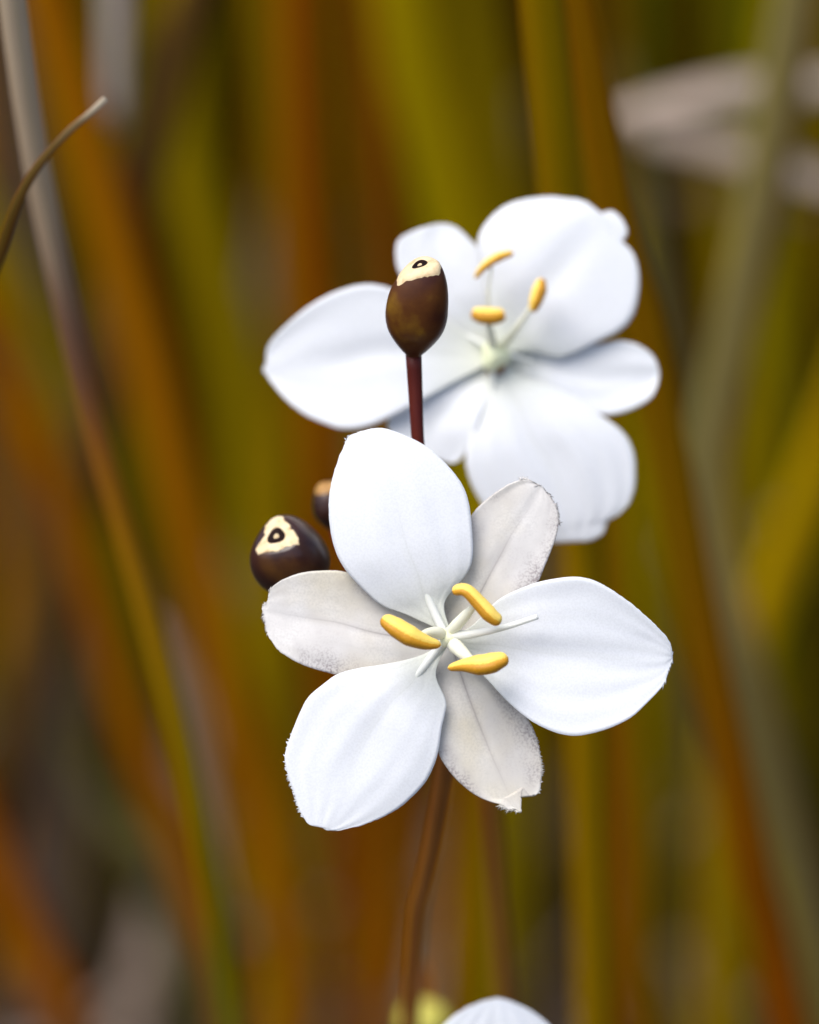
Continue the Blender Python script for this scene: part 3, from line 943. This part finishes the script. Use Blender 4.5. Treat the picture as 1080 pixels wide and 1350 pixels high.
def rear_flower():
    d = .3200
    b = P(640, 900, .35)
    root = empty('flower', (b.x + .01, b.y + .03, 0), 'blurred white flower with long left petal, growing behind the sharp one', 'flower', 'white flowers')
    sc = .3155 / .300
    petal('sepal', [(646, 468), (610, 445), (570, 415), (538, 385), (523, 352), (521, 330), (526, 313), (541, 306), (560, 300), (575, 296)],
          [(656, 462), (652, 430), (648, 390), (640, 345), (630, 325), (620, 316), (604, 300), (590, 295), (580, 295)],
          d + .0010, M_PETAL, root, 31, .2, hump(-.6, .5, .3), n=60, cols=21)
    petal('sepal', [(656, 452), (700, 444), (736, 450), (770, 456), (797, 453), (818, 448), (842, 454), (861, 466), (868, 486)],
          [(656, 490), (690, 506), (720, 522), (755, 538), (786, 546), (808, 548), (838, 539), (860, 525), (868, 507), (869, 490)],
          d + .0010, M_PETAL, root, 33, .3, hump(-.6, .4, .5), n=60, cols=21)
    petal('sepal', [(648, 474), (610, 490), (560, 515), (525, 540), (509, 556), (514, 572), (532, 584), (560, 597), (580, 606)],
          [(656, 484), (648, 505), (640, 530), (630, 565), (618, 592), (609, 605), (600, 611), (590, 610)],
          d + .0006, M_PETAL, root, 35, .3, hump(-.6, .4, .2), n=60, cols=21)
    petal('petal', [(652, 462), (646, 430), (640, 390), (634, 350), (629, 322), (632, 307), (647, 285), (671, 267), (706, 259), (748, 260), (772, 265), (782, 275), (788, 286), (794, 281), (806, 278)],
          [(668, 466), (685, 462), (710, 464), (734, 473), (756, 467), (786, 452), (814, 440), (832, 424), (841, 400), (844, 365), (838, 338), (828, 325), (817, 321), (830, 308), (819, 286), (808, 279)],
          d - .0002, M_PETAL, root, 37, -.45, hump(-.6, .8, -.3), groove=.3, n=70, cols=25)
    petal('petal', [(644, 464), (600, 428), (555, 396), (511, 378), (485, 374), (464, 377), (438, 386), (412, 400), (386, 420), (361, 444), (350, 462), (353, 477), (347, 486)],
          [(646, 478), (610, 498), (560, 526), (511, 552), (485, 563), (457, 567), (428, 560), (397, 544), (374, 525), (356, 501), (348, 490)],
          d - .0002, M_PETAL, root, 41, .5, hump(-.8, .6, -.2), groove=.3, n=70, cols=25)
    petal('petal', [(650, 480), (640, 510), (625, 555), (612, 605), (618, 630), (630, 657), (652, 690), (690, 706), (734, 716), (752, 712)],
          [(664, 478), (690, 500), (724, 506), (755, 521), (790, 546), (821, 567), (836, 592), (839, 633), (832, 664), (812, 682), (798, 687), (798, 703), (779, 714), (766, 711)],
          d - .0002, M_PETAL, root, 43, -.4, hump(-.8, .6, -.3), groove=.4, n=70, cols=25, ripple=.08)
    ovary(652, 470, d - .0002, 19, root)
    f = filament('stamen', [(652, 466, d), (648, 445, d - .002), (645, 428, d - .0035)], (9, 7, 4), M_FILAMENT, root)
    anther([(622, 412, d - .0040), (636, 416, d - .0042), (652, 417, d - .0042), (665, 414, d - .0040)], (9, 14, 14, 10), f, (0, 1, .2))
    f = filament('stamen', [(654, 466, d), (676, 440, d - .002), (700, 405, d - .004)], (7, 5, 3), M_FILAMENT, root)
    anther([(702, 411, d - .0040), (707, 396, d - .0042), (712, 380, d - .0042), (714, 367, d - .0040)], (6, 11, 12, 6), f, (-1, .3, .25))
    f = filament('stamen', [(652, 464, d), (646, 420, d - .002), (644, 385, d - .0035), (648, 352, d - .0045)], (5, 2, 1.5, 1.5), M_FILAMENT, root)
    anther([(626, 367, d - .0044), (638, 352, d - .0047), (655, 340, d - .0047), (677, 333, d - .0044)], (3.5, 7, 8, 5), f, (-.3, 1, .25))
    filament('style', [(654, 466, d), (678, 470, d), (704, 478, d + .0004)], (5, 4, 2), M_STYLE, root)
    filament('style', [(652, 466, d), (650, 492, d), (652, 516, d + .0004)], (5, 4, 2), M_STYLE, root)
    filament('style', [(652, 466, d), (634, 452, d), (612, 440, d + .0004)], (5, 4, 2), M_STYLE, root)
    s = [P(654, 472, d), P(656, 500, .322), P(655, 600, .330), P(650, 750, .338), P(640, 900, .35)]
    e = s[-1]
    s += [Vector((e.x + .006, e.y + .02, e.z * .5)), Vector((e.x + .01, e.y + .03, -.012))]
    stem('stem', s, (.0008, .0007, .0008, .0009, .001, .0011, .0012), M_STEM2, root)


rear_flower()


def low_flower():
    """the flower under the lower edge of the frame: only the tip of its top petal shows"""
    d = .318
    b = P(660, 1700, .35)
    root = empty('flower', (b.x, b.y + .02, 0), 'low white flower of which only one ribbed petal tip shows', 'flower', 'white flowers')
    cx, cy = 655, 1600
    for k in range(6):
        a = R(-90 + 60 * k)
        big = k % 2 == 0
        ln, hw = (284, 104) if big else (240, 62)
        ax, pp = Vector((math.cos(a), math.sin(a))), Vector((-math.sin(a), math.cos(a)))
        prof = [(0, .10), (.12, .18), (.28, .62), (.45, .93), (.6, 1.0), (.75, .92), (.87, .70), (.95, .42), (.99, .15)]
        Lp = [tuple(Vector((cx, cy)) + ax * t * ln - pp * w * hw) for t, w in prof]
        Rp = [tuple(Vector((cx, cy)) + ax * t * ln + pp * w * hw) for t, w in prof]
        Lp.append(tuple(Vector((cx, cy)) + ax * ln))
        Rp.append(tuple(Vector((cx, cy)) + ax * ln))
        petal('petal' if big else 'sepal', Lp, Rp, d if big else d + .0016, M_PETAL if big else M_SEPAL, root, 50 + k, -.4,
              hump(-.8, .6, -.4), groove=.3, n=60, cols=41, ripple=.07 if big else 0)
    ovary(cx, cy, d, 10, root)
    for k in range(3):
        a = R(-30 + 120 * k)
        x, y = cx + 45 * math.cos(a), cy + 45 * math.sin(a)
        f = filament('stamen', [(cx, cy, d), ((cx + x) / 2, (cy + y) / 2, d - .002), (x, y, d - .003)], (5, 6, 3), M_FILAMENT, root)
        tx, ty = -math.sin(a), math.cos(a)
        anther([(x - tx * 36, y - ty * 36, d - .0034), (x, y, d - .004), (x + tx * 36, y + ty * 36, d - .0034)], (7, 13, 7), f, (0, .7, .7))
    s = [P(cx, cy + 4, d), P(cx, cy + 40, d + .006), P(cx, cy + 100, .334)]
    s += [Vector((b.x, b.y + .014, s[-1].z * .5)), Vector((b.x, b.y + .02, -.012))]
    stem('stem', s, (.0008, .0008, .0009, .001, .0012), M_STEM2, root, n=30)


low_flower()


# ------------------------------------------------------------------ seed capsules and the bud
def capsule(loc_px, axis, length, radius, label, stalk, seed, spin=0.0, scar=.05, scar_w=1.0, scar_mat=None, stalk_r=8.5, trunc=.0, mat=None, slant=0.0):
    """dark three-lobed capsule with a pale scar and pore on its top; axis in camera space (x, up, towards viewer), px units"""
    s = pxm(loc_px[2])
    b0 = P(*loc_px)
    z = (RT * axis[0] + UP * axis[1] - FWD * axis[2]).normalized()
    x = (RT - z * RT.dot(z)).normalized()
    y = z.cross(x)
    Ln, Rd = length * s, radius * s
    prof = [(0, .20), (.05, .27), (.12, .46), (.22, .70), (.33, .90), (.44, .985), (.53, 1.0), (.66, .975), (.78, .90), (.88, .79), (.945, .68), (.98, .60), (1.0, .53)]
    prof = catmull(prof, 40)
    seg = 48
    root = empty('seed_capsule', b0, label, 'seed capsule', 'brown seed capsules')

    def lobes(t, th):
        k = .03 + .10 * max(0, t - .35)
        return 1 + k * math.cos(3 * (th + spin)) + .012 * noise.noise((math.cos(th) * 2, math.sin(th) * 2, t * 4 + seed))

    def pt(t, r, th, lift=0.0):
        l = lobes(t, th)
        xx, yy = math.cos(th) * r * l * Rd, math.sin(th) * r * l * Rd
        return b0 + z * (t * Ln + lift * s + slant * xx * max(0, t - .5) * 2) + x * xx + y * yy
    V, F = [], []
    for t, r in prof:
        for k in range(seg):
            V.append(pt(t, r, 2 * math.pi * k / seg))
    n = len(prof)
    for i in range(n - 1):
        for k in range(seg):
            a, c = i * seg + k, i * seg + (k + 1) % seg
            F.append((a, c, c + seg, a + seg))
    F.append(tuple(range((n - 1) * seg, n * seg)))
    body = mesh_obj('body', V, F, mat or M_CAPSULE, root)
    # pale scar: uneven-edged skin over the shoulder and the flat top, round a sunken pore
    def brad(t):
        for (t0, r0), (t1, r1) in zip(prof, prof[1:]):
            if t <= t1:
                return r0 + (r1 - r0) * (t - t0) / (t1 - t0)
        return prof[-1][1]
    V, F = [], []
    rows = 10
    for q in range(rows):
        f = q / (rows - 1)
        for k in range(seg):
            th = 2 * math.pi * k / seg
            wb = noise.noise((math.cos(th) * 1.6, math.sin(th) * 1.6, seed)) + .5 * noise.noise((math.cos(th) * 7, math.sin(th) * 7, seed + 3)) \
                + .9 * max(0, math.cos(3 * (th + spin))) ** 2 - .3
            # edge of the scar: on the shoulder (reach > 0) or inside the flat top (reach < 0)
            reach = scar + .05 * scar_w * wb
            if f < .4:
                g = f / .4
                if reach > 0:
                    t = 1 - reach * (1 - g)
                    V.append(pt(t, brad(t) * (1 + .012 * min(1, g * 4)), th, .5 * min(1, g * 5)))
                else:
                    V.append(pt(1.0, .53 * (1 + reach * 5) * (1 - .02 * g), th, .2 + g))
            else:
                g = (f - .4) / .6
                r0 = .53 if reach > 0 else .53 * (1 + reach * 5) * .98
                r1 = .17
                V.append(pt(1.0, r0 + (r1 - r0) * g, th, 1.0 + 1.6 * math.sin(math.pi * min(g, .9) * .6) - (1.4 if q == rows - 1 else 0)))
    for i in range(rows - 1):
        for k in range(seg):
            a, c = i * seg + k, i * seg + (k + 1) % seg
            F.append((a, c, c + seg, a + seg))
    mesh_obj('scar', V, F, scar_mat or M_SCAR, body)
    V, F = [], []
    rg = [(.25, 1.9), (.23, 3.2), (.19, 2.7), (.09, 1.7), (.02, 1.5)]
    for r, l in rg:
        for k in range(seg):
            V.append(pt(1.0, r, 2 * math.pi * k / seg, l))
    for i in range(len(rg) - 1):
        for k in range(seg):
            a, c = i * seg + k, i * seg + (k + 1) % seg
            F.append((a, c, c + seg, a + seg))
    mesh_obj('pore', V, F, M_PORE, body)
    V, F = [], []
    rg = [(.075, 1.0), (.07, 2.2), (.04, 2.7), (.01, 2.8)]
    for r, l in rg:
        for k in range(seg):
            V.append(pt(1.0, r, 2 * math.pi * k / seg, l))
    for i in range(len(rg) - 1):
        for k in range(seg):
            a, c = i * seg + k, i * seg + (k + 1) % seg
            F.append((a, c, c + seg, a + seg))
    mesh_obj('style_stub', V, F, M_SCAR, body)
    if stalk:
        q = [b0 + z * Ln * .04] + stalk
        stem('stalk', q, tuple([stalk_r * s * 1.25] + [stalk_r * s] * len(stalk)), M_STEM, root, n=30, seg=16)
    return root


join = FSTEM[2]
capsule((545, 472, .3035), (7, 100, 62), 138, 40.5, 'upright brown seed capsule on a maroon stalk before the rear flower', [P(548, 520, .3042), P(551, 580, .305), P(560, 700, .307), P(578, 830, .309), join], 1,
        spin=.5, slant=.40, scar=.055, scar_w=.9)
capsule((404, 768, .3105), (-38, 64, 92), 112, 51, 'dark seed capsule with ringed pale eye behind the sharp flower\'s left sepal', [P(440, 800, .313), P(500, 850, .316), P(560, 920, .318), FSTEM[3]], 5,
        spin=2.6, scar=-.005, scar_w=1.1, mat=M_CAPSULE2)
capsule((442, 702, .317), (-6, 60, 8), 66, 27, 'small tan tipped seed capsule half hidden behind the sharp flower\'s top petal', [P(462, 750, .317), P(510, 850, .318), P(560, 950, .320), FSTEM[3]], 8,
        spin=.3, stalk_r=6, scar=.16, scar_mat=M_TANTIP, mat=M_CAPSULE2)


def bud():
    d = .372
    s = pxm(d)
    b0 = P(560, 1372, d)
    z = (UP * .9 - RT * .1 - FWD * .5).normalized()
    x = RT
    y = z.cross(x)
    x = y.cross(z)
    root = empty('flower_bud', b0, 'small blurred yellow green bud beside the low ribbed petal tip', 'bud')
    V, F = [], []
    n, seg = 20, 24
    for i in range(n + 1):
        t = i / n
        r = math.sin(math.pi * min(1, t * .96 + .04)) ** .75 * 33 * s * (1 + .12 * t)
        for k in range(seg):
            th = 2 * math.pi * k / seg
            V.append(b0 + z * t * 66 * s + (x * math.cos(th) + y * math.sin(th)) * r * (1 + .06 * math.cos(3 * th)))
    for i in range(n):
        for k in range(seg):
            a, c = i * seg + k, i * seg + (k + 1) % seg
            F.append((a, c, c + seg, a + seg))
    mesh_obj('body', V, F, M_BUD, root)
    stem('stalk', [b0 + z * .0005, P(562, 1420, d + .006), Vector((P(562, 1420, d).x, P(562, 1420, d).y + .03, -.012))], (.0006, .0007, .001), M_STEM2, root, n=20)
    V, F, U = blade_mesh(catmull([tuple(P(590, 1390, d + .001)), tuple(P(594, 1350, d - .001)), tuple(P(588, 1318, d))], 14),
                         [s * 18 * max(.1, 1 - i / 14) for i in range(14)], RT, keel=.6)
    o = mesh_obj('bract', V, F, M_BLADE, root, U)
    o.color = (.3, .16, .06, 1)


bud()
